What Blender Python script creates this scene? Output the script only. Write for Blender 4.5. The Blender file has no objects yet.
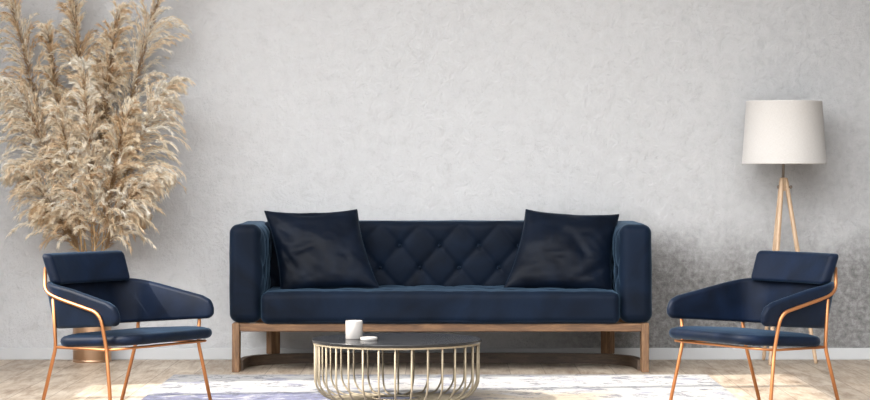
import bpy, bmesh, math, random
import numpy as np
from mathutils import Vector, Matrix, noise
random.seed(7)
rng = np.random.default_rng(11)
PI = math.pi
scene = bpy.context.scene
COL = scene.collection

# ------------------------------------------------------------------ camera
F, CX, HY, CAMY, CAMZ = 2300.0, 440.5, 170.0, -13.4, 1.104
cam_data = bpy.data.cameras.new('camera')
cam = bpy.data.objects.new('camera', cam_data)
COL.objects.link(cam)
cam.location = (0, CAMY, CAMZ)
cam.rotation_euler = (PI / 2, 0, 0)
cam_data.sensor_width = 36
cam_data.lens = 36 * F / 870
cam_data.shift_x = (435 - CX) / 870
cam_data.shift_y = (HY - 200) / 870
cam_data.clip_end = 200
scene.camera = cam


def P(px, py, y):
    """photo pixel seen at depth y -> place in the room"""
    s = F / (y - CAMY)
    return Vector(((px - CX) / s, y, CAMZ - (py - HY) / s))


# ------------------------------------------------------------------ object helpers
def link(name, data, m=None, parent=None):
    o = bpy.data.objects.new(name, data)
    COL.objects.link(o)
    if m is not None and data is not None:
        data.materials.clear()
        data.materials.append(m)
    if parent is not None:
        o.parent = parent
    return o


def tag(o, label, cat, group=None, kind=None):
    o['label'] = label
    o['category'] = cat
    if group:
        o['group'] = group
    if kind:
        o['kind'] = kind
    return o


def thing(name, label, cat, loc=(0, 0, 0), rz=0.0, group=None):
    o = bpy.data.objects.new(name, None)
    o.empty_display_size = 0.1
    COL.objects.link(o)
    o.location = loc
    o.rotation_euler = (0, 0, rz)
    return tag(o, label, cat, group)


def mesh_from(verts, faces, smooth=True, name='mesh'):
    me = bpy.data.meshes.new(name)
    me.from_pydata([tuple(v) for v in verts], [], faces)
    me.validate()
    bm = bmesh.new()
    bm.from_mesh(me)
    bmesh.ops.recalc_face_normals(bm, faces=bm.faces)
    bm.to_mesh(me)
    bm.free()
    if smooth:
        me.polygons.foreach_set('use_smooth', [True] * len(me.polygons))
    return me


class MB:
    """collects several closed shapes into one mesh"""
    def __init__(self):
        self.v, self.f = [], []

    def add(self, vf):
        k = len(self.v)
        self.v += [tuple(p) for p in vf[0]]
        self.f += [tuple(i + k for i in f) for f in vf[1]]
        return self

    def build(self, name, m, parent=None, smooth=True):
        return link(name, mesh_from(self.v, self.f, smooth, name), m, parent)


def box_bevel(name, lo, hi, m, parent=None, bevel=0.003, seg=2, rot=None):
    bm = bmesh.new()
    bmesh.ops.create_cube(bm, size=1)
    c = [(a + b) / 2 for a, b in zip(lo, hi)]
    d = [b - a for a, b in zip(lo, hi)]
    for v in bm.verts:
        v.co = Vector((v.co.x * d[0], v.co.y * d[1], v.co.z * d[2]))
    if bevel:
        bmesh.ops.bevel(bm, geom=list(bm.edges), offset=bevel, segments=seg, affect='EDGES', profile=0.5)
    if rot is not None:
        bmesh.ops.rotate(bm, verts=bm.verts, cent=(0, 0, 0), matrix=Matrix.Rotation(rot, 3, 'Z'))
    bmesh.ops.translate(bm, verts=bm.verts, vec=c)
    me = bpy.data.meshes.new(name)
    bm.to_mesh(me)
    bm.free()
    return link(name, me, m, parent)


def soft_box(lo, hi, r, step, disp=None):
    """box with truly rounded edges, gridded finely enough to be tufted by disp(point, normal) -> point"""
    axes = []
    for a in range(3):
        l, h = lo[a], hi[a]
        rr = min(r, (h - l) / 2 - 1e-4)
        edge = [rr * (1 - math.tan(t * PI / 4)) for t in (1.0, .8, .6, .4, .2)]
        n = max(1, int(round((h - l - 2 * rr) / step)))
        mid = [l + rr + (h - l - 2 * rr) * i / n for i in range(n + 1)]
        axes.append([l + e for e in edge] + mid + [h - e for e in reversed(edge)])
    verts, faces, idx = [], [], {}

    def vid(p):
        k = (round(p[0], 6), round(p[1], 6), round(p[2], 6))
        if k not in idx:
            idx[k] = len(verts)
            q = Vector(p)
            rs = [min(r, (hi[a] - lo[a]) / 2 - 1e-4) for a in range(3)]
            c = Vector([min(max(q[a], lo[a] + rs[a]), hi[a] - rs[a]) for a in range(3)])
            n = q - c
            if n.length > 1e-9:
                n.normalize()
                q = c + Vector([n[a] * rs[a] for a in range(3)])
            if disp:
                q = disp(q, n)
            verts.append(q)
        return idx[k]
    for a in range(3):
        b, c = [(1, 2), (2, 0), (0, 1)][a]
        for side, val in ((0, axes[a][0]), (1, axes[a][-1])):
            for i in range(len(axes[b]) - 1):
                for j in range(len(axes[c]) - 1):
                    q = []
                    for (ii, jj) in ((i, j), (i + 1, j), (i + 1, j + 1), (i, j + 1)):
                        p = [0, 0, 0]
                        p[a], p[b], p[c] = val, axes[b][ii], axes[c][jj]
                        q.append(vid(p))
                    faces.append(tuple(q if side else reversed(q)))
    return verts, faces


def fillet(pts, rad, n=6):
    pts = [Vector(p) for p in pts]
    out = [pts[0]]
    for i in range(1, len(pts) - 1):
        a, b, c = pts[i - 1], pts[i], pts[i + 1]
        r = rad[i] if isinstance(rad, (list, tuple)) else rad
        r = min(r, (a - b).length * .48, (c - b).length * .48)
        p, q = b + (a - b).normalized() * r, b + (c - b).normalized() * r
        for k in range(n + 1):
            t = k / n
            out.append((1 - t) ** 2 * p + 2 * t * (1 - t) * b + t * t * q)
    out.append(pts[-1])
    return out


def tube(pts, r, n=10, closed=False, squash=1.0):
    pts = [Vector(p) for p in pts]
    m = len(pts)
    rad = r if isinstance(r, (list, tuple)) else [r] * m
    tang = []
    for i in range(m):
        a = pts[(i - 1) % m] if (closed or i > 0) else pts[i]
        b = pts[(i + 1) % m] if (closed or i < m - 1) else pts[i]
        tang.append((b - a).normalized())
    ref = Vector((0, 0, 1)) if abs(tang[0].z) < .9 else Vector((1, 0, 0))
    nrm = (ref - tang[0] * ref.dot(tang[0])).normalized()
    verts, faces = [], []
    for i in range(m):
        nrm = (nrm - tang[i] * nrm.dot(tang[i])).normalized()
        bn = tang[i].cross(nrm)
        for k in range(n):
            a = 2 * PI * k / n
            verts.append(pts[i] + nrm * math.cos(a) * rad[i] + bn * math.sin(a) * rad[i] * squash)
    for i in range(m if closed else m - 1):
        j = (i + 1) % m
        for k in range(n):
            l = (k + 1) % n
            faces.append((i * n + k, i * n + l, j * n + l, j * n + k))
    if not closed:
        for i, s in ((0, -1), (m - 1, 1)):
            c = len(verts)
            verts.append(pts[i] + tang[i] * s * rad[i] * .35)
            for k in range(n):
                l = (k + 1) % n
                faces.append((c, i * n + k, i * n + l))
    return verts, faces


def lathe(profile, n=48, centre=(0, 0, 0)):
    """closed surface of revolution; profile points (r, z); r = 0 at an end closes it"""
    verts, faces, rows = [], [], []
    cx, cy, cz = centre
    for (r, z) in profile:
        if r < 1e-7:
            rows.append([len(verts)])
            verts.append((cx, cy, cz + z))
        else:
            rows.append(list(range(len(verts), len(verts) + n)))
            verts += [(cx + r * math.cos(2 * PI * k / n), cy + r * math.sin(2 * PI * k / n), cz + z) for k in range(n)]
    for a, b in zip(rows, rows[1:]):
        for k in range(n):
            l = (k + 1) % n
            if len(a) == 1 and len(b) == 1:
                continue
            if len(a) == 1:
                faces.append((a[0], b[k], b[l]))
            elif len(b) == 1:
                faces.append((a[k], a[l], b[0]))
            else:
                faces.append((a[k], a[l], b[l], b[k]))
    return verts, faces


# ------------------------------------------------------------------ materials
class Mat:
    def __init__(self, name):
        self.m = bpy.data.materials.new(name)
        self.m.use_nodes = True
        self.nt = self.m.node_tree
        self.b = self.nt.nodes['Principled BSDF']
        self.tc = None

    def n(self, t, **kw):
        o = self.nt.nodes.new(t)
        for k, v in kw.items():
            if k.startswith('i_'):
                key = k[2:]
                key = int(key) if key.isdigit() else key.replace('_', ' ')
                o.inputs[key].default_value = v
            else:
                setattr(o, k, v)
        return o

    def l(self, a, b):
        self.nt.links.new(a, b)
        return b

    def coord(self, scale=(1, 1, 1), rot=(0, 0, 0), loc=(0, 0, 0), kind='Object'):
        if self.tc is None:
            self.tc = self.n('ShaderNodeTexCoord')
        mp = self.n('ShaderNodeMapping')
        mp.inputs['Scale'].default_value = scale
        mp.inputs['Rotation'].default_value = rot
        mp.inputs['Location'].default_value = loc
        self.l(self.tc.outputs[kind], mp.inputs['Vector'])
        return mp.outputs['Vector']

    def noise(self, vec, scale, detail=4, rough=.55, dist=0.0):
        o = self.n('ShaderNodeTexNoise')
        o.inputs['Scale'].default_value = scale
        o.inputs['Detail'].default_value = detail
        o.inputs['Roughness'].default_value = rough
        o.inputs['Distortion'].default_value = dist
        self.l(vec, o.inputs['Vector'])
        return o.outputs['Fac']

    def ramp(self, fac, stops, interp='LINEAR'):
        o = self.n('ShaderNodeValToRGB')
        cr = o.color_ramp
        cr.interpolation = interp
        while len(cr.elements) < len(stops):
            cr.elements.new(.5)
        for e, (p, c) in zip(cr.elements, stops):
            e.position = p
            e.color = (c if len(c) == 4 else (*c, 1)) if isinstance(c, (tuple, list)) else (c, c, c, 1)
        self.l(fac, o.inputs['Fac'])
        return o.outputs['Color']

    def mix(self, fac, a, b, blend='MIX'):
        o = self.n('ShaderNodeMix', data_type='RGBA', blend_type=blend)
        for s, v in ((0, fac), (6, a), (7, b)):
            if hasattr(v, 'is_output'):
                self.l(v, o.inputs[s])
            else:
                o.inputs[s].default_value = v if s == 0 else (*v, 1)
        return o.outputs[2]

    def math(self, op, a, b=None, c=None, clamp=False):
        o = self.n('ShaderNodeMath', operation=op, use_clamp=clamp)
        for s, v in ((0, a), (1, b), (2, c)):
            if v is None:
                continue
            if hasattr(v, 'is_output'):
                self.l(v, o.inputs[s])
            else:
                o.inputs[s].default_value = v
        return o.outputs[0]

    def sep(self, vec):
        o = self.n('ShaderNodeSeparateXYZ')
        self.l(vec, o.inputs[0])
        return o.outputs

    def smooth(self, v, lo, hi):
        o = self.n('ShaderNodeMapRange', interpolation_type='SMOOTHSTEP')
        self.l(v, o.inputs['Value'])
        o.inputs['From Min'].default_value = lo
        o.inputs['From Max'].default_value = hi
        return o.outputs['Result']

    def set(self, **kw):
        for k, v in kw.items():
            k = k.replace('_', ' ')
            s = self.b.inputs[k]
            if hasattr(v, 'is_output'):
                self.l(v, s)
            else:
                s.default_value = (*v, 1) if isinstance(v, tuple) and len(v) == 3 and s.type == 'RGBA' else v
        return self

    def bump(self, h, strength=.3, dist=.01):
        o = self.n('ShaderNodeBump')
        o.inputs['Strength'].default_value = strength
        o.inputs['Distance'].default_value = dist
        self.l(h, o.inputs['Height'])
        self.l(o.outputs['Normal'], self.b.inputs['Normal'])
        return self


def velvet(name, c0, c1, sheen=.35, scale=5.0, spec=.10, rough=.62):
    k = Mat(name)
    v = k.coord()
    n1 = k.noise(v, scale, 5, .6, .8)
    col = k.ramp(n1, [(.30, c0), (.52, tuple((a + b) / 2 for a, b in zip(c0, c1))), (.72, c1)])
    fine = k.noise(v, 420, 2, .6)
    k.set(Base_Color=col, Roughness=rough, Sheen_Weight=sheen, Sheen_Roughness=.38, Sheen_Tint=(.36, .62, .92))
    k.set(Specular_IOR_Level=spec)
    hh = k.math('ADD', k.math('MULTIPLY', fine, .12), k.noise(v, 22, 3, .5))
    k.bump(hh, .18, .006)
    return k.m


def metal(name, col, rough, metallic=1.0):
    k = Mat(name)
    v = k.coord()
    k.set(Base_Color=k.mix(k.noise(v, 30, 3), tuple(c * .92 for c in col), tuple(min(1, c * 1.05) for c in col)),
          Metallic=metallic, Roughness=rough)
    return k.m


def wood(name, a, b, c, stretch, scale=9, rough=.6, bump=.25):
    k = Mat(name)
    v = k.coord(scale=stretch)
    n1 = k.noise(v, scale, 8, .65, .5)
    n2 = k.noise(v, scale * 5, 4, .6, .2)
    f = k.math('ADD', k.math('MULTIPLY', n1, .7), k.math('MULTIPLY', n2, .3))
    k.set(Base_Color=k.ramp(f, [(.34, a), (.5, b), (.66, c)]), Roughness=rough)
    k.bump(f, bump, .004)
    return k.m


M = {}
M['sofa'] = velvet('navy velvet of the sofa', (.0009, .0024, .0060), (.0040, .0102, .0245), .20, 3.2)
M['pillow'] = velvet('dark navy satin of the pillows', (.0008, .0019, .0050), (.0030, .0068, .0160), .09, 5.0, .09)
pk = M['pillow'].node_tree.nodes['Principled BSDF']
pk.inputs['Roughness'].default_value = .46
M['chair'] = velvet('navy velvet of the armchairs', (.0006, .0020, .0058), (.0025, .0076, .0225), .13, 5.0, .10, .55)
M['copper'] = metal('brushed copper', (.43, .195, .085), .46)
M['brass'] = metal('pale champagne brass', (.27, .225, .155), .6, .35)
M['vase'] = metal('satin brass of the vase', (.52, .34, .22), .36)
M['steel'] = metal('steel of the lamp fittings', (.24, .20, .165), .4)
M['base_x'] = wood('weathered oak running sideways', (.050, .023, .009), (.125, .060, .025), (.24, .130, .058), (.6, 6, 6))
M['base_y'] = wood('weathered oak running back', (.050, .023, .009), (.125, .060, .025), (.24, .130, .058), (6, .6, 6))
M['base_z'] = wood('weathered oak upright', (.06, .029, .011), (.15, .076, .033), (.28, .158, .075), (6, 6, .6))
M['plinth'] = wood('dark oak of the curved plinth', (.035, .021, .013), (.07, .044, .027), (.11, .07, .043), (.8, .8, 6))
M['ash'] = wood('pale ash of the lamp', (.36, .235, .14), (.46, .32, .205), (.53, .39, .27), (8, 8, .7), 7, .5, .1)

k = Mat('natural linen lampshade')
v = k.coord()
sx = k.sep(v)
ang = k.math('ARCTAN2', sx[1], sx[0])
cmb = k.n('ShaderNodeCombineXYZ')
k.l(k.math('MULTIPLY', ang, .24), cmb.inputs[0])
k.l(sx[2], cmb.inputs[2])
mp1 = k.n('ShaderNodeMapping'); mp1.inputs['Scale'].default_value = (60, 1, 600); k.l(cmb.outputs[0], mp1.inputs[0])
mp2 = k.n('ShaderNodeMapping'); mp2.inputs['Scale'].default_value = (600, 1, 60); k.l(cmb.outputs[0], mp2.inputs[0])
wv = k.math('ADD', k.noise(mp1.outputs[0], 1, 3), k.noise(mp2.outputs[0], 1, 3))
k.set(Base_Color=k.ramp(k.math('MULTIPLY', wv, .5), [(.35, (.445, .422, .398)), (.6, (.525, .502, .478))]), Roughness=.9, Sheen_Weight=.1)
k.bump(wv, .2, .002)
M['linen'] = k.m

k = Mat('black stained table top')
v = k.coord(scale=(2, 26, 26))
n1 = k.noise(v, 5, 5, .6)
k.set(Base_Color=k.ramp(n1, [(.35, (.009, .009, .0095)), (.65, (.020, .020, .021))]),
      Roughness=k.math('ADD', .16, k.math('MULTIPLY', n1, .10)), Specular_IOR_Level=.3)
k.bump(n1, .05, .002)
M['black'] = k.m

k = Mat('matt white ceramic')
v = k.coord()
k.set(Base_Color=k.mix(k.noise(v, 25, 3), (.31, .29, .275), (.35, .335, .32)), Roughness=.45)
M['ceramic'] = k.m
k = Mat('cream candle wax')
k.set(Base_Color=k.mix(k.noise(k.coord(), 15, 2), (.80, .74, .62), (.84, .79, .68)), Roughness=.5)
M['wax'] = k.m

# plaster wall: pale above, worn rough and darker towards the lower right
k = Mat('worn grey plaster')
v = k.coord()
xyz = k.sep(v)
big = k.noise(v, .9, 6, .6, .3)
mid = k.noise(v, 13, 9, .76, .3)
fine = k.noise(v, 26, 7, .78)
grit = k.noise(v, 110, 4, .7)
base = k.ramp(k.math('ADD', k.math('MULTIPLY', big, .15), k.math('MULTIPLY', mid, .85)),
              [(.32, (.44, .442, .446)), (.47, (.50, .503, .508)), (.68, (.54, .543, .548))])
# worn zone
wz = k.math('ADD', xyz[2], k.math('MULTIPLY', k.math('SUBTRACT', k.noise(v, 2.2, 7, .65, .5), .5), .55))
low = k.math('SUBTRACT', 1.0, k.smooth(wz, .42, .98))
wx = k.math('ADD', xyz[0], k.math('MULTIPLY', k.math('SUBTRACT', big, .5), 1.6))
right = k.smooth(wx, -.2, 1.3)
worn = k.math('MULTIPLY', low, right, clamp=True)
far = k.math('MULTIPLY', k.smooth(wx, .2, 3.0), .30)
worn_all = k.math('MAXIMUM', worn, far)
spots = k.ramp(fine, [(.34, (.095, .093, .091)), (.50, (.20, .196, .192)), (.64, (.31, .305, .30))])
wall_col = k.mix(k.math('MULTIPLY', worn_all, .95), base, spots)
pits = k.ramp(grit, [(.27, 0.0), (.34, 1.0)])
pitmask = k.math('MULTIPLY', k.math('SUBTRACT', 1.0, pits), k.math('ADD', .12, k.math('MULTIPLY', worn_all, .4)))
wall_col = k.mix(pitmask, wall_col, (.30, .29, .28))
k.set(Base_Color=wall_col, Roughness=.86, Specular_IOR_Level=.25)
h = k.math('ADD', k.math('MULTIPLY', mid, .9), k.math('MULTIPLY', fine, k.math('ADD', .22, k.math('MULTIPLY', worn_all, .5))))
h = k.math('ADD', h, k.math('MULTIPLY', grit, k.math('ADD', .05, k.math('MULTIPLY', worn_all, .15))))
k.bump(h, .75, .025)
M['wall'] = k.m

# oak boards running back to the wall
k = Mat('washed oak floorboards')
v = k.coord(rot=(0, 0, PI / 2))
br = k.n('ShaderNodeTexBrick', offset=.37, offset_frequency=2)
k.l(v, br.inputs['Vector'])
br.inputs['Scale'].default_value = 1.0
br.inputs['Brick Width'].default_value = 1.5
br.inputs['Row Height'].default_value = .19
br.inputs['Mortar Size'].default_value = .0025
br.inputs['Mortar Smooth'].default_value = .2
br.inputs['Bias'].default_value = 0.0
br.inputs['Color1'].default_value = (0, 0, 0, 1)
br.inputs['Color2'].default_value = (1, 1, 1, 1)
br.inputs['Mortar'].default_value = (.5, .5, .5, 1)
vs = k.coord(scale=(7, 1.1, 1))
g1 = k.noise(vs, 2.2, 8, .68, .9)
g2 = k.noise(k.coord(scale=(30, 2, 1)), 3, 5, .6, .2)
kn = k.noise(k.coord(scale=(2.2, 1.2, 1)), 2.6, 6, .6, .6)
gf = k.math('ADD', k.math('MULTIPLY', g1, .5), k.math('ADD', k.math('MULTIPLY', g2, .2), k.math('MULTIPLY', kn, .3)))
col = k.ramp(gf, [(.34, (.11, .072, .046)), (.45, (.31, .245, .185)), (.60, (.50, .44, .365))])
tone = k.mix(br.outputs['Color'], (.84, .82, .80), (1.08, 1.07, 1.05))
col = k.mix(1.0, col, tone, 'MULTIPLY')
col = k.mix(k.math('MULTIPLY', br.outputs['Fac'], .7), col, (.12, .085, .06))
k.set(Base_Color=col, Roughness=.5, Specular_IOR_Level=.35)
k.bump(k.math('SUBTRACT', gf, k.math('MULTIPLY', br.outputs['Fac'], .5)), .2, .004)
M['floor'] = k.m

k = Mat('white painted skirting')
k.set(Base_Color=k.mix(k.noise(k.coord(), 8, 4), (.43, .435, .44), (.47, .475, .48)), Roughness=.5)
M['skirt'] = k.m
k = Mat('white ceiling paint')
k.set(Base_Color=k.mix(k.noise(k.coord(), 3, 4), (.78, .78, .78), (.82, .82, .82)), Roughness=.9)
M['ceiling'] = k.m
k = Mat('dark grey of the added shade wall')  # kept dark so the added right wall bounces little light
k.set(Base_Color=k.mix(k.noise(k.coord(), 4, 5), (.20, .195, .19), (.25, .245, .24)), Roughness=.9)
M['shade_wall_grey'] = k.m
k = Mat('grey painted metal')
k.set(Base_Color=k.mix(k.noise(k.coord(), 9, 3), (.5, .5, .5), (.55, .55, .55)), Roughness=.5)
M['frame'] = k.m

# faded rug: white pile, violet-blue and ochre blotches, charcoal flecks; shadow painted into the front patches
k = Mat('faded abstract rug')
v = k.coord()
xyz = k.sep(v)
st = k.coord(scale=(1.0, 3.2, 1))
n1 = k.noise(k.coord(scale=(1, 1.2, 1)), 2.6, 8, .68, .7)
n2 = k.noise(k.coord(scale=(1.2, 1.2, 1), loc=(3.1, 1.7, 0)), 4.0, 8, .7, .6)
n3 = k.noise(k.coord(scale=(1.3, 1.1, 1), loc=(7.7, 4.2, 0)), 5.5, 9, .74, .5)
n4 = k.noise(k.coord(scale=(1, 1, 1), loc=(-3, 9, 0)), 17, 6, .7)
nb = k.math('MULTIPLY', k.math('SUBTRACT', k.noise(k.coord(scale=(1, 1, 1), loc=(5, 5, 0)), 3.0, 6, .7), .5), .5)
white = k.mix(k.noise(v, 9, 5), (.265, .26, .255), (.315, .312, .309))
# blue band across the left front: rug colour with shadow painted in
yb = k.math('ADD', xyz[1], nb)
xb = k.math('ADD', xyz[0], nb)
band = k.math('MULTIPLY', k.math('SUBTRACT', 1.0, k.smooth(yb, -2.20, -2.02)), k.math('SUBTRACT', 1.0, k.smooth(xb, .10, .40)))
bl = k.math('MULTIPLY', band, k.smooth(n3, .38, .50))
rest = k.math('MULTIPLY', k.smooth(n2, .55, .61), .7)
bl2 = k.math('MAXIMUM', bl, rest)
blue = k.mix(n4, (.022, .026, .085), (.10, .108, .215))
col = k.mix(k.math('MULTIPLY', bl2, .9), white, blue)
# ochre blotches, plus a front patch that paints in a cast shadow
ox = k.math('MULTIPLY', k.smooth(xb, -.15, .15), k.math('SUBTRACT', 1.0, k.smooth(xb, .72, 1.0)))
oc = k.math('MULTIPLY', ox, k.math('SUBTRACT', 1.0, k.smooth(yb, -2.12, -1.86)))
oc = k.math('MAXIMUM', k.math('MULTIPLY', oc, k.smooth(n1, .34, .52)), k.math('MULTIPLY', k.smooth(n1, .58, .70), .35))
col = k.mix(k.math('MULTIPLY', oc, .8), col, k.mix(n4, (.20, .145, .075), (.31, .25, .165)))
# dark flecks
dk = k.math('MULTIPLY', k.smooth(n3, .515, .56), k.smooth(n4, .46, .52))
col = k.mix(k.math('MULTIPLY', dk, .85), col, (.035, .038, .06))
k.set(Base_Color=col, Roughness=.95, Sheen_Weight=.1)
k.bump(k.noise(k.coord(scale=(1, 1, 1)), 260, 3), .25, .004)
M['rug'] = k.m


def pampas_mat(name, stops, transl):
    k = Mat(name)
    g = k.n('ShaderNodeNewGeometry')
    at = k.n('ShaderNodeAttribute', attribute_name='tassel_tone')
    tone = k.math('ADD', k.math('MULTIPLY', g.outputs['Random Per Island'], .35), k.math('MULTIPLY', at.outputs['Fac'], .65))
    col = k.ramp(tone, stops)
    k.set(Base_Color=col, Roughness=.8, Specular_IOR_Level=.2)
    tr = k.n('ShaderNodeBsdfTranslucent')
    k.l(col, tr.inputs['Color'])
    mx = k.n('ShaderNodeMixShader')
    mx.inputs[0].default_value = transl
    k.l(k.b.outputs[0], mx.inputs[1])
    k.l(tr.outputs[0], mx.inputs[2])
    k.l(mx.outputs[0], k.nt.nodes['Material Output'].inputs['Surface'])
    return k.m


M['fluff'] = pampas_mat('pale pampas seed hairs', [(.05, (.76, .53, .31)), (.3, (.94, .79, .57)), (.6, (.98, .90, .75)), (.9, (.995, .965, .89))], .24)
M['fluff_b'] = pampas_mat('tan pampas seed hairs', [(.05, (.54, .32, .15)), (.35, (.86, .66, .42)), (.6, (.96, .83, .62)), (.9, (.985, .935, .82))], .24)
M['core'] = pampas_mat('brown pampas core hairs', [(0, (.24, .14, .07)), (.5, (.42, .27, .145)), (1, (.58, .41, .25))], .2)
M['stem'] = wood('dry straw stem', (.40, .25, .11), (.52, .35, .17), (.62, .45, .25), (5, 5, .6), 9, .6, .1)

# ------------------------------------------------------------------ the room
def structure(o):
    o['kind'] = 'structure'
    return o


CEIL_Z, CEIL_EDGE = 4.5, -4.2
LWX = -3.3
structure(box_bevel('floor', (-9, -7, -.12), (9, .0, 0), M['floor'], bevel=0))
structure(box_bevel('wall_back', (-9, 0, -.12), (9, .2, CEIL_Z), M['wall'], bevel=0))
structure(box_bevel('ceiling', (LWX - .2, CEIL_EDGE, CEIL_Z), (9, .2, CEIL_Z + .22), M['ceiling'], bevel=0))
# left wall: a long window band behind the frame's edge lets the sun in
mb = MB()


def blk(lo, hi):
    v = [(x, y, z) for x in (lo[0], hi[0]) for y in (lo[1], hi[1]) for z in (lo[2], hi[2])]
    return v, [(0, 1, 3, 2), (4, 6, 7, 5), (0, 4, 5, 1), (2, 3, 7, 6), (0, 2, 6, 4), (1, 5, 7, 3)]


W0, W1, SILL, HEAD = -1.86, -5.6, 1.20, 4.20
mb.add(blk((LWX - .12, W0, 0), (LWX, 0, CEIL_Z)))
mb.add(blk((LWX - .12, -6.2, 0), (LWX, W1, CEIL_Z)))
mb.add(blk((LWX - .12, W1, 0), (LWX, W0, SILL)))
mb.add(blk((LWX - .12, W1, HEAD), (LWX, W0, CEIL_Z)))
structure(mb.build('wall_left', M['ceiling'], smooth=False))
structure(box_bevel('added_shade_wall', (2.75, -6.2, 0), (2.87, 0, CEIL_Z), M['shade_wall_grey'], bevel=0))  # unseen wall added to block sky light and darken the right side
mb = MB()
for yy in (-2.55, -4.2):
    mb.add(blk((LWX - .09, yy - .045, SILL), (LWX - .03, yy + .045, HEAD)))
structure(mb.build('window_1', M['frame'], smooth=False))
structure(box_bevel('baseboard_back', (-9, -.016, 0), (9, 0, .068), M['skirt'], bevel=.003))

# ------------------------------------------------------------------ rug
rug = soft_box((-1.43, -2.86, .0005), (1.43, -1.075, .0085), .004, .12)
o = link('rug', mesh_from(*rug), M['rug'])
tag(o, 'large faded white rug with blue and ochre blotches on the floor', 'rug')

# ------------------------------------------------------------------ sofa
SX, AX = 1.157, .982
sofa = thing('sofa', 'long navy velvet tufted sofa on an oak base against the wall', 'sofa', (0, -.45, 0))
off = Vector((0, -.45, 0))


def loc_mesh(vf, o=off):
    return [Vector(p) - o for p in vf[0]], vf[1]


def tuft(a, b, a0, b0, da, db, depth):
    p = (a - a0) / da + (b - b0) / db
    q = (a - a0) / da - (b - b0) / db
    s = abs(math.sin(PI * p)) * abs(math.sin(PI * q))
    dp, dq = p - round(p), q - round(q)
    r2 = (dp * dp + dq * dq)
    crease = min(abs(dp), abs(dq))
    return depth * (s ** .45 * .62 + .10) - depth * .9 * math.exp(-r2 / .012) - depth * .25 * math.exp(-(crease / .05) ** 2)


def back_disp(q, n):
    w = max(0.0, -n.y) if n.length > 1e-6 else 1.0
    if n.y < -.3:
        e = min(1, max(0, (q.z - .40) / .05)) * min(1, max(0, (.812 - q.z) / .05))
        q = q + Vector((0, -1, 0)) * tuft(q.x, q.z, -.006, .673, .225, .25, .019) * w * e
    q = q + Vector((0, 0, 1)) * .003 * noise.noise(q * 6)
    return q


def arm_disp(sgn):
    def f(q, n):
        inn = -sgn * n.x
        if inn > .3:
            e = min(1, max(0, (q.z - .40) / .05)) * min(1, max(0, (.80 - q.z) / .06)) * min(1, max(0, (q.y + .82) / .06))
            q = q + Vector((-sgn, 0, 0)) * tuft(q.y, q.z, -.40, .673, .225, .25, .026) * e
        nn = noise.noise(q * 5 + Vector((sgn * 9, 0, 0))) * .004
        return q + n * nn
    return f


def seat_disp(q, n):
    if n.z > .3:
        e = min(1, max(0, (q.y + .86) / .10))
        q = q + Vector((0, 0, 1)) * (tuft(q.x, q.y, .05, -.60, .225, .25, .014) - .006) * e
        q = q + Vector((0, 0, 1)) * .006 * (1 - (q.x / .97) ** 2)
    q = q + n * noise.noise(Vector((q.x * 4, q.y * 4, q.z * 8))) * .004
    return q


o = link('backrest', mesh_from(*loc_mesh(soft_box((-AX - .03, -.29, .27), (AX + .03, -.05, .812), .035, .0125, back_disp))), M['sofa'], sofa)
backrest = o
for r, (row_z, shift) in enumerate(((.673, 0.0), (.548, .1125))):
    for i in range(-5, 5):
        bx = -.006 + shift + .225 * i
        if abs(bx) > .93:
            continue
        b = link('tuft_button', mesh_from(*lathe([(0, .0045), (.006, .0035), (.009, 0), (.007, -.003), (0, -.004)], 12)), M['sofa'], backrest)
        b.rotation_euler = (PI / 2, 0, 0)
        b.location = Vector((bx, -.286, row_z)) - off
for sgn in (-1, 1):
    lo = (min(sgn * SX, sgn * AX), -.845, .268)
    hi = (max(sgn * SX, sgn * AX), -.052, .808)
    link('armrest', mesh_from(*loc_mesh(soft_box(lo, hi, .052, .014, arm_disp(sgn)))), M['sofa'], sofa)
cush = soft_box((-.979, -.885, .264), (.979, -.285, .440), .042, .0135, seat_disp)
cushion = link('seat_cushion', mesh_from(*loc_mesh(cush)), M['sofa'], sofa)
pip = []
for zz in (.424, .281):
    mb = MB()
    pts = fillet([(-.968, -.50, zz), (-.968, -.874, zz), (.968, -.874, zz), (.968, -.50, zz)], .035)
    mb.add(tube([Vector(p) - off for p in pts], .0042, 6))
    mb.build('piping', M['sofa'], cushion)

box_bevel('base_rail', Vector((-1.10, -.85, .222)) - off, Vector((1.10, -.80, .265)) - off, M['base_x'], sofa, .004)
box_bevel('base_rail', Vector((-1.10, -.13, .222)) - off, Vector((1.10, -.09, .265)) - off, M['base_x'], sofa, .004)
for sgn in (-1, 1):
    a, b = sorted((sgn * 1.137, sgn * 1.097))
    box_bevel('base_rail', Vector((a, -.77, .222)) - off, Vector((b, -.09, .265)) - off, M['base_y'], sofa, .004)
    box_bevel('leg', Vector((a, -.862, 0)) - off, Vector((b, -.762, .268)) - off, M['base_z'], sofa, .004)
    c = Vector((sgn * .955, -.265, 0)) - off
    box_bevel('leg', c + Vector((-.033, -.024, .055)), c + Vector((.033, .024, .225)), M['base_z'], sofa, .004, rot=sgn * -.75)
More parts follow.
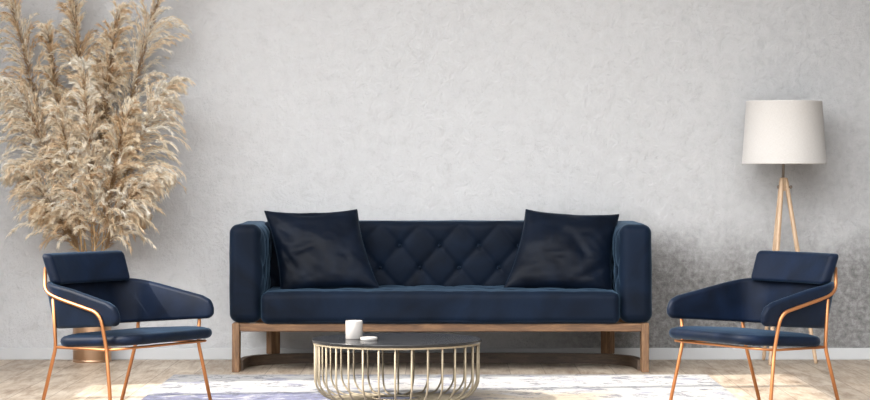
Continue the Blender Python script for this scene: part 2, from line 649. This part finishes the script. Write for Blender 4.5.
# the bowed plinth between the front legs
vv, ff = [], []
N = 96
for i in range(N + 1):
    t = PI * i / N
    cx_, sy_ = math.cos(t), math.sin(t)
    n_ = 4.2
    ex = math.copysign(abs(cx_) ** (2 / n_), cx_)
    ey = abs(sy_) ** (2 / n_)
    for (ax_, by_, z_) in ((1.113, .52, .0), (1.113, .52, .058), (1.085, .492, .058), (1.085, .492, .0)):
        vv.append(Vector((ax_ * ex, -.745 + by_ * ey, z_)) - off)
for i in range(N):
    for k4 in range(4):
        l4 = (k4 + 1) % 4
        ff.append((i * 4 + k4, i * 4 + l4, i * 4 + 4 + l4, i * 4 + 4 + k4))
ff += [(0, 1, 2, 3), (N * 4 + 3, N * 4 + 2, N * 4 + 1, N * 4)]
link('plinth', mesh_from(vv, ff, False), M['plinth'], sofa)


# ------------------------------------------------------------------ pillows
def pillow(label, corners, thick, seed, dents):
    """corners TL, TR, BR, BL as room points on the pillow's mid plane"""
    TL, TR, BR, BL = corners
    c0 = (TL + TR + BR + BL) / 4
    nrm = (TR - TL).cross(BL - TL).normalized()
    if nrm.y > 0:
        nrm = -nrm
    N = 44
    verts, faces = [], []
    root = thing('throw_pillow', label, 'pillow', (c0.x, c0.y, min(p.z for p in corners)), 0, 'throw pillows on the sofa')
    ro = Vector(root.location)

    def at(u, v_, side):
        a, b = u * 2 - 1, v_ * 2 - 1
        pull = .07
        a2 = a * (1 - pull * (1 - b * b) * abs(a) ** 3)
        b2 = b * (1 - (pull * 1.35 if b < 0 else pull * .6) * (1 - a * a) * abs(b) ** 3)
        uu, vv_ = (a2 + 1) / 2, (b2 + 1) / 2
        p = TL.lerp(TR, uu).lerp(BL.lerp(BR, uu), vv_)
        t = max(0, (1 - a * a)) * max(0, (1 - b * b))
        h = thick * t ** .42
        if side > 0:
            q = Vector((a * 2.6 + seed, b * 2.6, 0))
            h += t ** .5 * .010 * noise.noise(q) + t ** .4 * .006 * noise.noise(q * 2.7)
            rad = math.atan2(b, a)
            h += .006 * math.sin(rad * 9 + seed) * (max(abs(a), abs(b)) ** 3) * t ** .3
            for (da, db, ang, ln, wd, dp) in dents:
                x_, y_ = a - da, b - db
                xr, yr = x_ * math.cos(ang) + y_ * math.sin(ang), -x_ * math.sin(ang) + y_ * math.cos(ang)
                h -= dp * math.exp(-(xr / ln) ** 2 - (yr / wd) ** 2)
        return p + nrm * h * side - ro
    idx = {}
    for side in (1, -1):
        for i in range(N + 1):
            for j in range(N + 1):
                edge = i in (0, N) or j in (0, N)
                if edge and side < 0:
                    continue
                # denser towards the rim
                u = .5 - .5 * math.cos(PI * i / N)
                w = .5 - .5 * math.cos(PI * j / N)
                idx[(side, i, j)] = len(verts)
                verts.append(at(u, w, side))
        for i in range(N):
            for j in range(N):
                q = []
                for (x_, y_) in ((i, j), (i + 1, j), (i + 1, j + 1), (i, j + 1)):
                    q.append(idx.get((side, x_, y_), idx.get((1, x_, y_))))
                faces.append(tuple(q))
    link('cover', mesh_from(verts, faces), M['pillow'], root)
    rim = [verts[idx[(1, i, 0)]] for i in range(N + 1)] + [verts[idx[(1, N, j)]] for j in range(1, N + 1)] + \
          [verts[idx[(1, i, N)]] for i in range(N - 1, -1, -1)] + [verts[idx[(1, 0, j)]] for j in range(N - 1, 0, -1)]
    clean = [rim[0]]
    for p in rim[1:]:
        if (p - clean[-1]).length > .004:
            clean.append(p)
    MB().add(tube(clean, .0030, 6, closed=True)).build('piping', M['sofa'], root)
    return root


YB, YT = -.60, -.40
pillow('dark navy pillow with pinched creases, leaning in the sofa corner nearer the pampas grass',
       (P(264.5, 211, YT), P(357, 209.5, YT), P(379, 287.5, YB), P(281, 292.5, YB)), .085, 3.0,
       [(-.35, .06, -.25, .22, .07, .022), (-.72, .30, 1.2, .3, .06, .012), (-.7, -.45, .8, .22, .06, .010), (-.1, -.84, 0, .25, .06, .012)])
pillow('dark navy pillow with a faded sheen, leaning in the sofa corner nearer the floor lamp',
       (P(526, 209.5, YT), P(619, 214.5, YT), P(612, 292.5, YB), P(503.5, 289, YB)), .09, 11.0,
       [(.25, -.05, 1.0, .25, .07, .016), (.6, .6, -.6, .25, .07, .012), (-.1, .35, .2, .2, .1, .010)])


# ------------------------------------------------------------------ armchairs
def loft(sections, round_ends=True):
    n = len(sections[0])
    verts, faces = [], []
    for s in sections:
        verts += s
    for i in range(len(sections) - 1):
        for k_ in range(n):
            l_ = (k_ + 1) % n
            faces.append((i * n + k_, i * n + l_, (i + 1) * n + l_, (i + 1) * n + k_))
    faces.append(tuple(range(n)))
    faces.append(tuple((len(sections) - 1) * n + k_ for k_ in range(n)))
    return verts, faces


def rrect(w, h, r, n=5):
    r = min(r, w / 2 * .98, h / 2 * .98)
    out = []
    for (sx_, sy_, a0) in ((1, 1, 0), (-1, 1, PI / 2), (-1, -1, PI), (1, -1, 3 * PI / 2)):
        for i in range(n + 1):
            a = a0 + PI / 2 * i / n
            out.append((sx_ * (w / 2 - r) + r * math.cos(a), sy_ * (h / 2 - r) + r * math.sin(a)))
    return out


def resample(pts, m):
    pts = [Vector(p) for p in pts]
    d = [0]
    for a, b in zip(pts, pts[1:]):
        d.append(d[-1] + (b - a).length)
    out = []
    for i in range(m + 1):
        t = d[-1] * i / m
        j = 0
        while j < len(pts) - 2 and d[j + 1] < t:
            j += 1
        f = (t - d[j]) / max(1e-9, d[j + 1] - d[j])
        out.append(pts[j].lerp(pts[j + 1], f))
    return out, d[-1]


def interp(x, tab):
    if x <= tab[0][0]:
        return tab[0][1]
    for (a, va), (b, vb) in zip(tab, tab[1:]):
        if x <= b:
            t = (x - a) / (b - a)
            return va + (vb - va) * t
    return tab[-1][1]


def wrap_band(plan, table, thick, m=90, end=.03, zref=.40):
    """upholstered band that follows a line in plan; table: plan distance -> (z low, z high, outward lean)"""
    pts, L = resample(plan, m)
    secs = []
    # extra sections near both ends for rounded tips
    samples = []
    for i in range(m + 1):
        samples.append(L * i / m)
    samples = sorted(set(samples + [end * (1 - math.cos(PI / 2 * j / 8)) for j in range(9)] + [L - end * (1 - math.cos(PI / 2 * j / 8)) for j in range(9)]))
    pl, _ = resample(plan, 600)
    for s in samples:
        f = s / L * 600
        i = min(599, int(f))
        p = pl[i].lerp(pl[i + 1], f - i)
        t = (pl[min(600, i + 4)] - pl[max(0, i - 4)]).normalized()
        nrm = Vector((-t.y, t.x, 0))          # outward
        zl, zh, lean = table(s, L)
        e = min(s, L - s)
        kk = 1.0
        if e < end:
            x_ = 1 - e / end
            kk = max(.06, math.sqrt(max(0, 1 - x_ * x_)))
        h = (zh - zl)
        hh = h - (1 - kk) * min(h * .75, end * 1.7)
        zc = (zl + zh) / 2
        sec = []
        for (x_, z_) in rrect(thick * (.25 + .75 * kk), hh, .017):
            zz = zc + z_
            sec.append(Vector((p.x, p.y, 0)) + nrm * (x_ + lean * (zz - zref)) + Vector((0, 0, zz)))
        secs.append(sec)
    return loft(secs)


def make_chair(label, loc, ang):
    root = thing('armchair', label, 'armchair', loc, ang, 'low navy armchairs on copper frames')
    # ---- shell: low back and both arms in one upholstered band (local x = forward, y = to the far side)
    half = [(.243, .318), (.10, .300), (-.05, .279), (-.16, .262), (-.215, .195), (-.235, .08), (-.238, 0)]
    plan = [Vector((a, -b, 0)) for a, b in half] + [Vector((a, b, 0)) for a, b in reversed(half[:-1])]
    plan = fillet([plan[0], plan[3], Vector((-.217, -.20, 0)), Vector((-.217, .20, 0)), plan[-4], plan[-1]], .10, 12)
    plan = [Vector((p.x, p.y, 0)) for p in plan]

    def tab(s, L):
        e = min(s, L - s)
        zl = interp(e, [(0, .432), (.12, .424), (.42, .402), (.55, .398)])
        zh = interp(e, [(0, .494), (.02, .516), (.06, .534), (.16, .555), (.30, .584), (.42, .604), (.55, .612)])
        lean = interp(e, [(0, .10), (.3, .12), (.5, .22)])
        return zl, zh, lean
    link('arm_shell', mesh_from(*wrap_band(plan, tab, .036)), M['chair'], root)
    # ---- head roll on top of the back
    pp = [Vector((-.222 - .022 * (1 - (v_ / .255) ** 2), v_, 0)) for v_ in np.linspace(-.255, .255, 21)]

    def tab2(s, L):
        return .596, .732, .38
    link('back_pad', mesh_from(*wrap_band(pp, tab2, .054, 60, .022, .665)), M['chair'], root)
    # ---- seat pad
    x0, x1, yh, zb, zt, rr = -.165, .300, .298, .329, .376, .0235
    rings = []
    NS = 10

    def outline(d, z):
        pts = []
        w, h = (x1 - x0) - 2 * d, 2 * yh - 2 * d
        rc = max(.004, .085 - d)
        cx_ = (x0 + x1) / 2
        for (sx_, sy_, a0) in ((1, 1, 0), (-1, 1, PI / 2), (-1, -1, PI), (1, -1, 3 * PI / 2)):
            for i_ in range(NS + 1):
                a = a0 + PI / 2 * i_ / NS
                pts.append(Vector((cx_ + sx_ * (w / 2 - rc) + rc * math.cos(a), sy_ * (h / 2 - rc) + rc * math.sin(a), z)))
        for q in pts:
            q.z += .018 * (q.x / .27) if q.x > 0 else .006 * (q.x / .165)
        return pts
    for d in (.18, .10, .05):
        rings.append(outline(d, zb))
    for i_ in range(9):
        a = -PI / 2 + PI * i_ / 8
        rings.append(outline(rr * (1 - math.cos(a)), (zb + zt) / 2 + rr * math.sin(a)))
    for d, dz in ((.035, .0035), (.055, .0075), (.08, .0105), (.11, .013), (.15, .0145), (.20, .015)):
        rings.append(outline(d, zt + dz))
    vf = loft(rings)
    link('seat', mesh_from(*vf), M['chair'], root)
    # ---- copper rods
    R = .0083
    for s in (-1, 1):
        arm = fillet([(-.262, s * .236, .668), (-.214, s * .292, .566), (-.120, s * .305, .538), (.152, s * .341, .484),
                      (.163, s * .312, .325), (.222, s * .345, .0042)], [0, .05, .06, .055, .03, 0], 8)
        MB().add(tube(arm, R, 12)).build('leg', M['copper'], root)
        rear = fillet([(-.160, s * .296, .536), (-.168, s * .272, .320), (-.268, s * .272, .0042)], .03, 6)
        MB().add(tube(rear, R, 12)).build('leg', M['copper'], root)
    rail = fillet([(-.168, -.272, .321), (.163, -.308, .325), (.243, -.285, .333), (.252, 0, .334), (.243, .285, .333), (.163, .308, .325), (-.168, .272, .321)], .05, 8)
    rail = rail + [Vector((-.168, .1, .319)), Vector((-.168, -.1, .319))]
    MB().add(tube(rail, R * .7, 10, closed=True)).build('seat_rail', M['copper'], root)
    back = fillet([(-.262, -.236, .666), (-.284, -.20, .665), (-.292, 0, .664), (-.284, .20, .665), (-.262, .236, .666)], .06, 6)
    MB().add(tube(back, R * .8, 10)).build('back_rail', M['copper'], root)
    return root


ANG = math.atan2(-.545, .839)
make_chair('low navy velvet armchair with copper legs in front of the pampas grass vase', (-1.410, -3.106, 0), ANG)
make_chair('low navy velvet armchair with copper legs in front of the tripod floor lamp', (1.410, -3.106, 0), PI - ANG)

# ------------------------------------------------------------------ coffee table
TX, TY = -.209, -2.40
table = thing('coffee_table', 'round black topped coffee table with a cage base of pale brass rods', 'coffee table', (TX, TY, .0085))
tz = .0085
R = .405
prof = [(0, .2895), (R - .004, .2895), (R - .001, .2885), (R, .286), (R, .278), (R - .002, .2755), (R - .006, .2745), (0, .2745)]
link('table_top', mesh_from(*lathe(prof, 96), smooth=False), M['black'], table)
bev = table.children[0]
for p in bev.data.polygons:
    p.use_smooth = abs(p.normal.z) < .95
ringp = [(R - .022, .2745), (R - .006, .2745), (R - .006, .2655), (R - .022, .2655), (R - .022, .2745)]
link('rim_ring', mesh_from(*lathe(ringp, 96), smooth=False), M['brass'], table)
for i in range(32):
    a = -PI / 2 + 2 * PI * i / 32
    rr = R - .013
    prof = [(rr, .267), (rr, .102)]
    for j in range(1, 9):
        t = j / 8 * PI / 2
        prof.append((rr - .10 * (1 - math.cos(t)), .102 - .097 * math.sin(t)))
    prof.append((.112, .005))
    pts = [Vector((r_ * math.cos(a), r_ * math.sin(a), z_)) for r_, z_ in prof]
    MB().add(tube(pts, .0046, 8)).build('cage_rod', M['brass'], table)
ring = [Vector((math.cos(2 * PI * i / 72) * (.115), math.sin(2 * PI * i / 72) * (.115), .0055)) for i in range(72)]
MB().add(tube(ring, .0055, 8, closed=True)).build('base_ring', M['brass'], table)

TOPZ = tz + .2895
cp = P(354, 339, -2.44)
cup = thing('candle_jar', 'small white cylindrical candle jar standing on the black coffee table', 'jar', (cp.x, -2.43, TOPZ))
ro, ri = .0405, .037
link('jar_body', mesh_from(*lathe([(0, 0), (ro - .003, 0), (ro, .003), (ro, .086), (ro - .0012, .088), (ri, .0875), (ri, .062), (0, .062)], 56)), M['ceramic'], cup)
link('candle_wax', mesh_from(*lathe([(0, .058), (ri - .0003, .058), (ri - .0003, .0665), (ri - .004, .066), (0, .0655)], 40)), M['wax'], cup)
MB().add(tube([(0, 0, .064), (.0005, 0, .072), (.002, .001, .077)], .0009, 6)).build('wick', M['core'], cup)
lp = P(369, 338.5, -2.50)
lid = link('jar_lid', mesh_from(*lathe([(0, 0), (.038, 0), (.0405, .002), (.0412, .012), (.0395, .0155), (.034, .0165), (.031, .0145), (0, .0140)], 56)), M['ceramic'])
lid.location = (lp.x, -2.52, TOPZ)
tag(lid, 'flat round white lid lying on the coffee table beside the candle jar', 'lid')

# ------------------------------------------------------------------ floor lamp
LX, LY = 1.955, -.273
lamp = thing('floor_lamp', 'wooden tripod floor lamp with a white linen drum shade by the wall', 'floor lamp', (LX, LY, 0))
lo_ = Vector((LX, LY, 0))
z0, z1, r0, r1 = 1.139, 1.496, .239, .2155
prof = [(r0, z0), (r1, z1), (r1 - .0035, z1), (r0 - .0035, z0), (r0, z0)]
prof = [(r0 - .002, z0 - .001), (r0 + .0008, z0), (r0 + .0008, z0 + .006), (r0 - .0003, z0 + .007), (r1 + .0003, z1 - .007), (r1 + .0008, z1 - .006),
        (r1 + .0008, z1), (r1 - .002, z1 + .001), (r1 - .004, z1), (r0 - .004, z0), (r0 - .002, z0 - .001)]
shade = link('lamp_shade', mesh_from(*lathe(prof, 80)), M['linen'], lamp)
shade.location = (.006, 0, 0)
mb = MB()
for i in range(3):
    a = 2 * PI * i / 3 + .4
    mb.add(tube([(0, 0, z1 - .02), (math.cos(a) * (r1 - .004), math.sin(a) * (r1 - .004), z1 - .008)], .002, 6))
mb.build('shade_spider', M['steel'], lamp).location = (.006, 0, 0)
mb = MB()
mb.add(tube([(0, 0, 1.03), (.004, 0, 1.28)], .0082, 12))
mb.add(tube([(.004, 0, 1.28), (.006, 0, z1 - .02)], .003, 8))
mb.build('pole', M['steel'], lamp)
link('light_bulb', mesh_from(*lathe([(0, 1.38), (.018, 1.372), (.030, 1.345), (.028, 1.32), (.014, 1.295), (.013, 1.255), (0, 1.25)], 24)), M['ceramic'], lamp).location = (.004, 0, 0)
link('hub', mesh_from(*lathe([(0, .985), (.017, .985), (.020, .99), (.020, 1.056), (.017, 1.061), (0, 1.061)], 24)), M['ash'], lamp)
feet = [P(770, 366, -.44), P(816, 364, -.31), P(763.5, 360.5, -.085)]
for i, f in enumerate(feet):
    f = Vector((f.x, f.y, 0)) - lo_
    d = Vector((f.x, f.y, 0)).normalized()
    top = Vector((d.x * .017, d.y * .017, 1.045))
    foot = Vector((f.x, f.y, .0045))
    dirn = (foot - top).normalized()
    pts = [top - dirn * .012 + (foot - top + dirn * .012) * t for t in (0, .02, .3, .65, .98, 1)]
    leg = MB().add(tube(pts, [.0105, .0128, .0135, .0125, .0108, .0098], 14)).build('leg', M['ash'], lamp)
MB().add(tube([(-.022, -.012, 1.007), (.036, -.012, 1.007)], .0042, 8)).build('bolt', M['steel'], lamp)
for sg, ex in ((-1, -.022), (1, .036)):
    MB().add(tube([(ex, -.012, 1.007), (ex + sg * .003, -.012, 1.007), (ex + sg * .011, -.012, 1.007), (ex + sg * .014, -.012, 1.007)],
                  [.0065, .0095, .0095, .006], 14)).build('knob', M['steel'], lamp)

# ------------------------------------------------------------------ vase and pampas grass
VX, VY, VZ = -2.008, -.142, .50
vase = thing('vase', 'tall cylindrical satin brass floor vase behind the armchair', 'vase', (VX, VY, 0))
link('vase_body', mesh_from(*lathe([(0, 0), (.100, 0), (.107, .003), (.109, .010), (.109, .012), (.110, .016), (.110, VZ - .004), (.108, VZ), (.104, VZ - .002), (.103, .03), (0, .03)], 64)), M['vase'], vase)
link('base_band', mesh_from(*lathe([(.1095, .000), (.1115, .002), (.1115, .013), (.1095, .015), (.1095, 0)], 64)), M['vase'], vase)


def spindles(A, B, C, w, face=None):
    """thin three-sided spindles through A (root) -> B (middle) -> C (tip); arrays n x 3, w width at the middle"""
    n = len(A)
    T = C - A
    T /= np.linalg.norm(T, axis=1, keepdims=True) + 1e-9
    ref = np.tile(np.array([[0.3, -1.0, .1]]), (n, 1))
    S = np.cross(T, ref); S /= np.linalg.norm(S, axis=1, keepdims=True) + 1e-9
    Q = np.cross(T, S)
    ring = [B + w[:, None] * (math.cos(a) * S + math.sin(a) * .8 * Q) for a in (PI / 2, PI / 2 + 2.1, PI / 2 - 2.1)]
    V = np.stack([A, ring[0], ring[1], ring[2], C], axis=1).reshape(-1, 3)
    base = (np.arange(n) * 5)[:, None]
    tri = np.array([[0, 1, 2], [0, 2, 3], [0, 3, 1], [4, 2, 1], [4, 3, 2], [4, 1, 3]])
    return V, (base[:, None, :] + tri[None]).reshape(-1, 3)


def tri_mesh(name, V, T, tone=None):
    me = bpy.data.meshes.new(name)
    me.vertices.add(len(V)); me.vertices.foreach_set('co', V.astype(np.float32).ravel())
    me.loops.add(T.size); me.loops.foreach_set('vertex_index', T.astype(np.int32).ravel())
    me.polygons.add(len(T))
    me.polygons.foreach_set('loop_start', np.arange(0, T.size, 3, dtype=np.int32))
    me.polygons.foreach_set('loop_total', np.full(len(T), 3, dtype=np.int32))
    me.polygons.foreach_set('use_smooth', np.ones(len(T), dtype=bool))
    me.update(calc_edges=True)
    at = me.attributes.new('tassel_tone', 'FLOAT', 'POINT')
    at.data.foreach_set('value', (np.full(len(V), .5) if tone is None else tone).astype(np.float32))
    return me


def unit(a):
    return a / (np.linalg.norm(a, axis=-1, keepdims=True) + 1e-9)


def plume(label, base_px, tip_px, yb, yt, length=.26, nb=85, nsp=44, mat='fluff', droop=1.0, bow=.06, core=1.0, bias=(0, 0, 0)):
    mouth = Vector((VX + rng.uniform(-.05, .05), VY + rng.uniform(-.04, .02), VZ - .02))
    foot = Vector((VX + (VX - mouth.x) * .8, VY + .02 + rng.uniform(-.05, .03), .04))
    B, T = P(*base_px, yb), P(*tip_px, yt)
    root = thing('pampas_plume', label, 'pampas grass', tuple(foot), 0, 'dried pampas plumes in the brass vase')
    org = np.array(foot)
    # stem: foot, mouth, base of the plume, tip
    ctrl = [foot, mouth, B, T]
    stem_pts = []
    m1 = mouth + (mouth - foot).normalized() * (B - mouth).length * .45
    m2 = B - (T - B).normalized() * (B - mouth).length * .35
    for i in range(9):
        stem_pts.append(foot.lerp(mouth, i / 9))
    for i in range(19):
        t = i / 18
        stem_pts.append((1 - t) ** 3 * mouth + 3 * (1 - t) ** 2 * t * m1 + 3 * (1 - t) * t * t * m2 + t ** 3 * B)
    axis_pts = []
    side = Vector((T.x - B.x, 0, 0))
    for i in range(25):
        t = i / 24
        p = B.lerp(T, t)
        p = p + Vector((0, 0, bow * 4 * t * (1 - t)))
        p.x += side.x * .18 * (t * t - t)
        axis_pts.append(p)
    full = stem_pts + axis_pts[1:]
    rad = [.0036] * len(stem_pts) + [max(.0008, .0034 * (1 - i / 24)) for i in range(1, 25)]
    stem = MB().add(tube([p - foot for p in full], rad, 6)).build('stem', M['stem'], root)
    ax = np.array([tuple(p) for p in axis_pts])
    # branchlets
    tb = rng.uniform(0, 1, nb) ** 1.0
    tb = np.clip(tb, 0, .985)
    idx = tb * 24
    i0 = np.minimum(idx.astype(int), 23)
    fr = (idx - i0)[:, None]
    p0 = ax[i0] * (1 - fr) + ax[i0 + 1] * fr
    tg = unit(ax[i0 + 1] - ax[i0])
    phi = rng.uniform(0, 2 * PI, nb)
    ref = np.tile(np.array([[0., 1., .12]]), (nb, 1))
    s1 = unit(np.cross(tg, ref)); s2 = np.cross(tg, s1)
    radial = np.cos(phi)[:, None] * s1 + np.sin(phi)[:, None] * s2 * .8
    L = length * (1.0 - .72 * tb) * rng.uniform(.65, 1.2, nb)
    d = unit(tg * (.75 + 1.3 * tb ** 1.5)[:, None] + radial * rng.uniform(.35, .95, nb)[:, None] + np.array(bias)[None])
    nseg = 9
    path = [p0]
    p = p0.copy()
    for s in range(nseg):
        g = droop * (.02 + .40 * (s / nseg) ** 1.7) * rng.uniform(.6, 1.3, nb)
        d = unit(d + np.stack([np.zeros(nb), np.zeros(nb), -g], 1) + rng.normal(0, .03, (nb, 3)))
        p = p + d * (L / nseg)[:, None]
        p[:, 1] = np.minimum(p[:, 1], -.012)
        path.append(p.copy())
    path = np.stack(path, 1)                 # nb x (nseg+1) x 3
    # spikelets
    t = rng.uniform(.10, 1.0, (nb, nsp)) ** .85
    ii = np.minimum((t * nseg).astype(int), nseg - 1)
    f = (t * nseg - ii)[..., None]
    bi = np.arange(nb)[:, None]
    a = path[bi, ii] * (1 - f) + path[bi, ii + 1] * f
    dirs = unit(path[bi, ii + 1] - path[bi, ii])
    rnd = unit(rng.normal(0, 1, (nb, nsp, 3)))
    spread = rng.uniform(.18, .50, (nb, nsp, 1))
    sd_ = unit(dirs + rnd * spread + np.array([0, 0, -.12]))
    ln = rng.uniform(.030, .062, (nb, nsp, 1)) * (1.05 - .25 * t[..., None])
    mid = a + sd_ * ln * .5 + rnd * .0015
    tip = a + sd_ * ln + np.array([0, 0, -1]) * ln * .16
    A = a.reshape(-1, 3); Bm = mid.reshape(-1, 3); C = tip.reshape(-1, 3)
    for arr in (A, Bm, C):
        arr[:, 1] = np.minimum(arr[:, 1], -.008)
    w = rng.uniform(.0012, .0021, len(A))
    V, Tm = spindles(A, Bm, C, w)
    link('feathery_head', tri_mesh('feathery_head', V - org, Tm, np.repeat(rng.uniform(0, 1, nb), nsp * 5)), M[mat], root)
    # short brown hairs along the core
    nc = int(250 + 520 * core)
    tc = rng.uniform(-.03, .97, nc)
    ic = np.clip((tc * 24).astype(int), 0, 23)
    fc = (tc * 24 - ic)[:, None]
    a = ax[ic] * (1 - fc) + ax[ic + 1] * fc
    tg = unit(ax[ic + 1] - ax[ic])
    d = unit(tg * .9 + unit(rng.normal(0, 1, (nc, 3))) * .75)
    ln = rng.uniform(.03, .085, (nc, 1)) * (1.05 - .6 * np.clip(tc, 0, 1))[:, None]
    mid = a + d * ln * .5; tip = a + d * ln + np.array([0, 0, -.010])
    for arr in (a, mid, tip):
        arr[:, 1] = np.minimum(arr[:, 1], -.008)
    V, Tm = spindles(a, mid, tip, rng.uniform(.0012, .0022, nc))
    link('core_hairs', tri_mesh('core_hairs', V - org, Tm), M['core'], root)
    return root


PL = [
    # label, base, tip, y base, y tip, length, branchlets, material, droop, core
    ('tall pampas plume leaning far to the left, its tip at the top of the picture', (46, 165), (9, -2), -.22, -.25, .27, 95, 'fluff_b', 1.0, 1.4),
    ('short slender pampas plume rising between the two tallest on the left', (62, 150), (47, 32), -.20, -.24, .16, 60, 'fluff_b', .9, 1.0),
    ('tallest brown cored pampas plume, running out of the top of the picture', (86, 140), (69, -22), -.15, -.20, .20, 85, 'fluff_b', .9, 1.6),
    ('upright brown cored pampas plume with a pointed tip right of the tallest one', (101, 150), (119, 12), -.18, -.22, .20, 80, 'fluff_b', .9, 1.6),
    ('long pampas plume leaning right, its brown tip cut by the top of the frame', (120, 158), (165, -18), -.20, -.22, .33, 105, 'fluff', 1.0, 1.6),
    ('pale bushy pampas plume hanging in front of the middle of the bunch', (95, 250), (83, 66), -.42, -.48, .21, 120, 'fluff', 1.0, .3),
    ('pale pampas plume arching to the right at mid height with drooping tassels', (120, 195), (170, 86), -.34, -.40, .30, 105, 'fluff', 1.2, .5),
    ('low pampas plume arching right above the armchair back', (106, 238), (160, 176), -.36, -.46, .22, 85, 'fluff', 1.1, .5),
    ('smallest low pampas plume drooping right just above the armchair', (106, 248), (138, 212), -.30, -.36, .18, 60, 'fluff_b', 1.4, .5),
    ('wide pampas plume fanning out to the left edge at mid height', (60, 190), (10, 86), -.30, -.40, .30, 110, 'fluff', 1.2, .6),
    ('low pampas plume sweeping to the left edge', (68, 240), (20, 172), -.34, -.46, .25, 95, 'fluff', 1.1, .5),
    ('lowest pampas plume hanging left with its tips beside the armchair back', (78, 250), (44, 208), -.30, -.40, .20, 75, 'fluff_b', 1.4, .6),
    ('tan pampas plume filling the centre behind the pale hanging one', (92, 190), (98, 68), -.12, -.14, .20, 90, 'fluff_b', 1.0, 1.6),
    ('pampas plume in front left of the centre with thick soft tassels', (80, 232), (58, 112), -.40, -.48, .22, 100, 'fluff', 1.0, .4),
    ('pampas plume in front right of the centre with brown shadowy core', (106, 222), (130, 112), -.38, -.44, .21, 95, 'fluff_b', 1.0, 1.4),
]
for (lab, b_, t_, yb, yt, ln, nb, mt, dr, co) in PL:
    plume(lab, b_, t_, yb, yt, ln * 1.30, int(nb * 1.15), 58, mt, dr, .05, co)

# ------------------------------------------------------------------ daylight
AZ, EL = math.radians(80), math.radians(38)
sun_d = bpy.data.lights.new('sun', 'SUN')
sun_d.energy = 7.6
sun_d.angle = math.radians(.7)
sun_d.color = (1.0, .93, .84)
sun = bpy.data.objects.new('sun', sun_d)
COL.objects.link(sun)
dv = Vector((math.sin(AZ) * math.cos(EL), math.cos(AZ) * math.cos(EL), -math.sin(EL)))
sun.rotation_euler = dv.to_track_quat('-Z', 'Y').to_euler()
sun.location = (-6, -9, 6)

world = bpy.data.worlds.new('daylight')
scene.world = world
world.use_nodes = True
nt = world.node_tree
bg = nt.nodes['Background']
tcw = nt.nodes.new('ShaderNodeTexCoord')
dot = nt.nodes.new('ShaderNodeVectorMath'); dot.operation = 'DOT_PRODUCT'
nt.links.new(tcw.outputs['Generated'], dot.inputs[0])
gd = Vector((-.95, -.25, .22)).normalized()
dot.inputs[1].default_value = gd
mr = nt.nodes.new('ShaderNodeValToRGB')
mm = nt.nodes.new('ShaderNodeMapRange')
mm.inputs['From Min'].default_value = -1
nt.links.new(dot.outputs['Value'], mm.inputs['Value'])
nt.links.new(mm.outputs[0], mr.inputs['Fac'])
e = mr.color_ramp.elements
e[0].position, e[0].color = .40, (.42, .43, .45, 1)
e[1].position, e[1].color = .90, (1.9, 1.92, 1.95, 1)
# the sky is brighter overhead than along the skyline
sz = nt.nodes.new('ShaderNodeSeparateXYZ')
nt.links.new(tcw.outputs['Generated'], sz.inputs[0])
el = nt.nodes.new('ShaderNodeMapRange')
el.interpolation_type = 'SMOOTHSTEP'
el.inputs['From Min'].default_value = .02
el.inputs['From Max'].default_value = .50
el.inputs['To Min'].default_value = .30
el.inputs['To Max'].default_value = 1.75
nt.links.new(sz.outputs['Z'], el.inputs['Value'])
sc_ = nt.nodes.new('ShaderNodeVectorMath')
sc_.operation = 'SCALE'
nt.links.new(mr.outputs['Color'], sc_.inputs[0])
nt.links.new(el.outputs['Result'], sc_.inputs['Scale'])
nt.links.new(sc_.outputs['Vector'], bg.inputs['Color'])
bg.inputs['Strength'].default_value = 3.0

scene.cycles.max_bounces = 14
scene.cycles.diffuse_bounces = 9
scene.cycles.transmission_bounces = 12
scene.view_settings.view_transform = 'Standard'
scene.view_settings.look = 'None'
scene.view_settings.gamma = 1.0
scene.view_settings.exposure = 0.25
scene.view_settings.use_curve_mapping = False
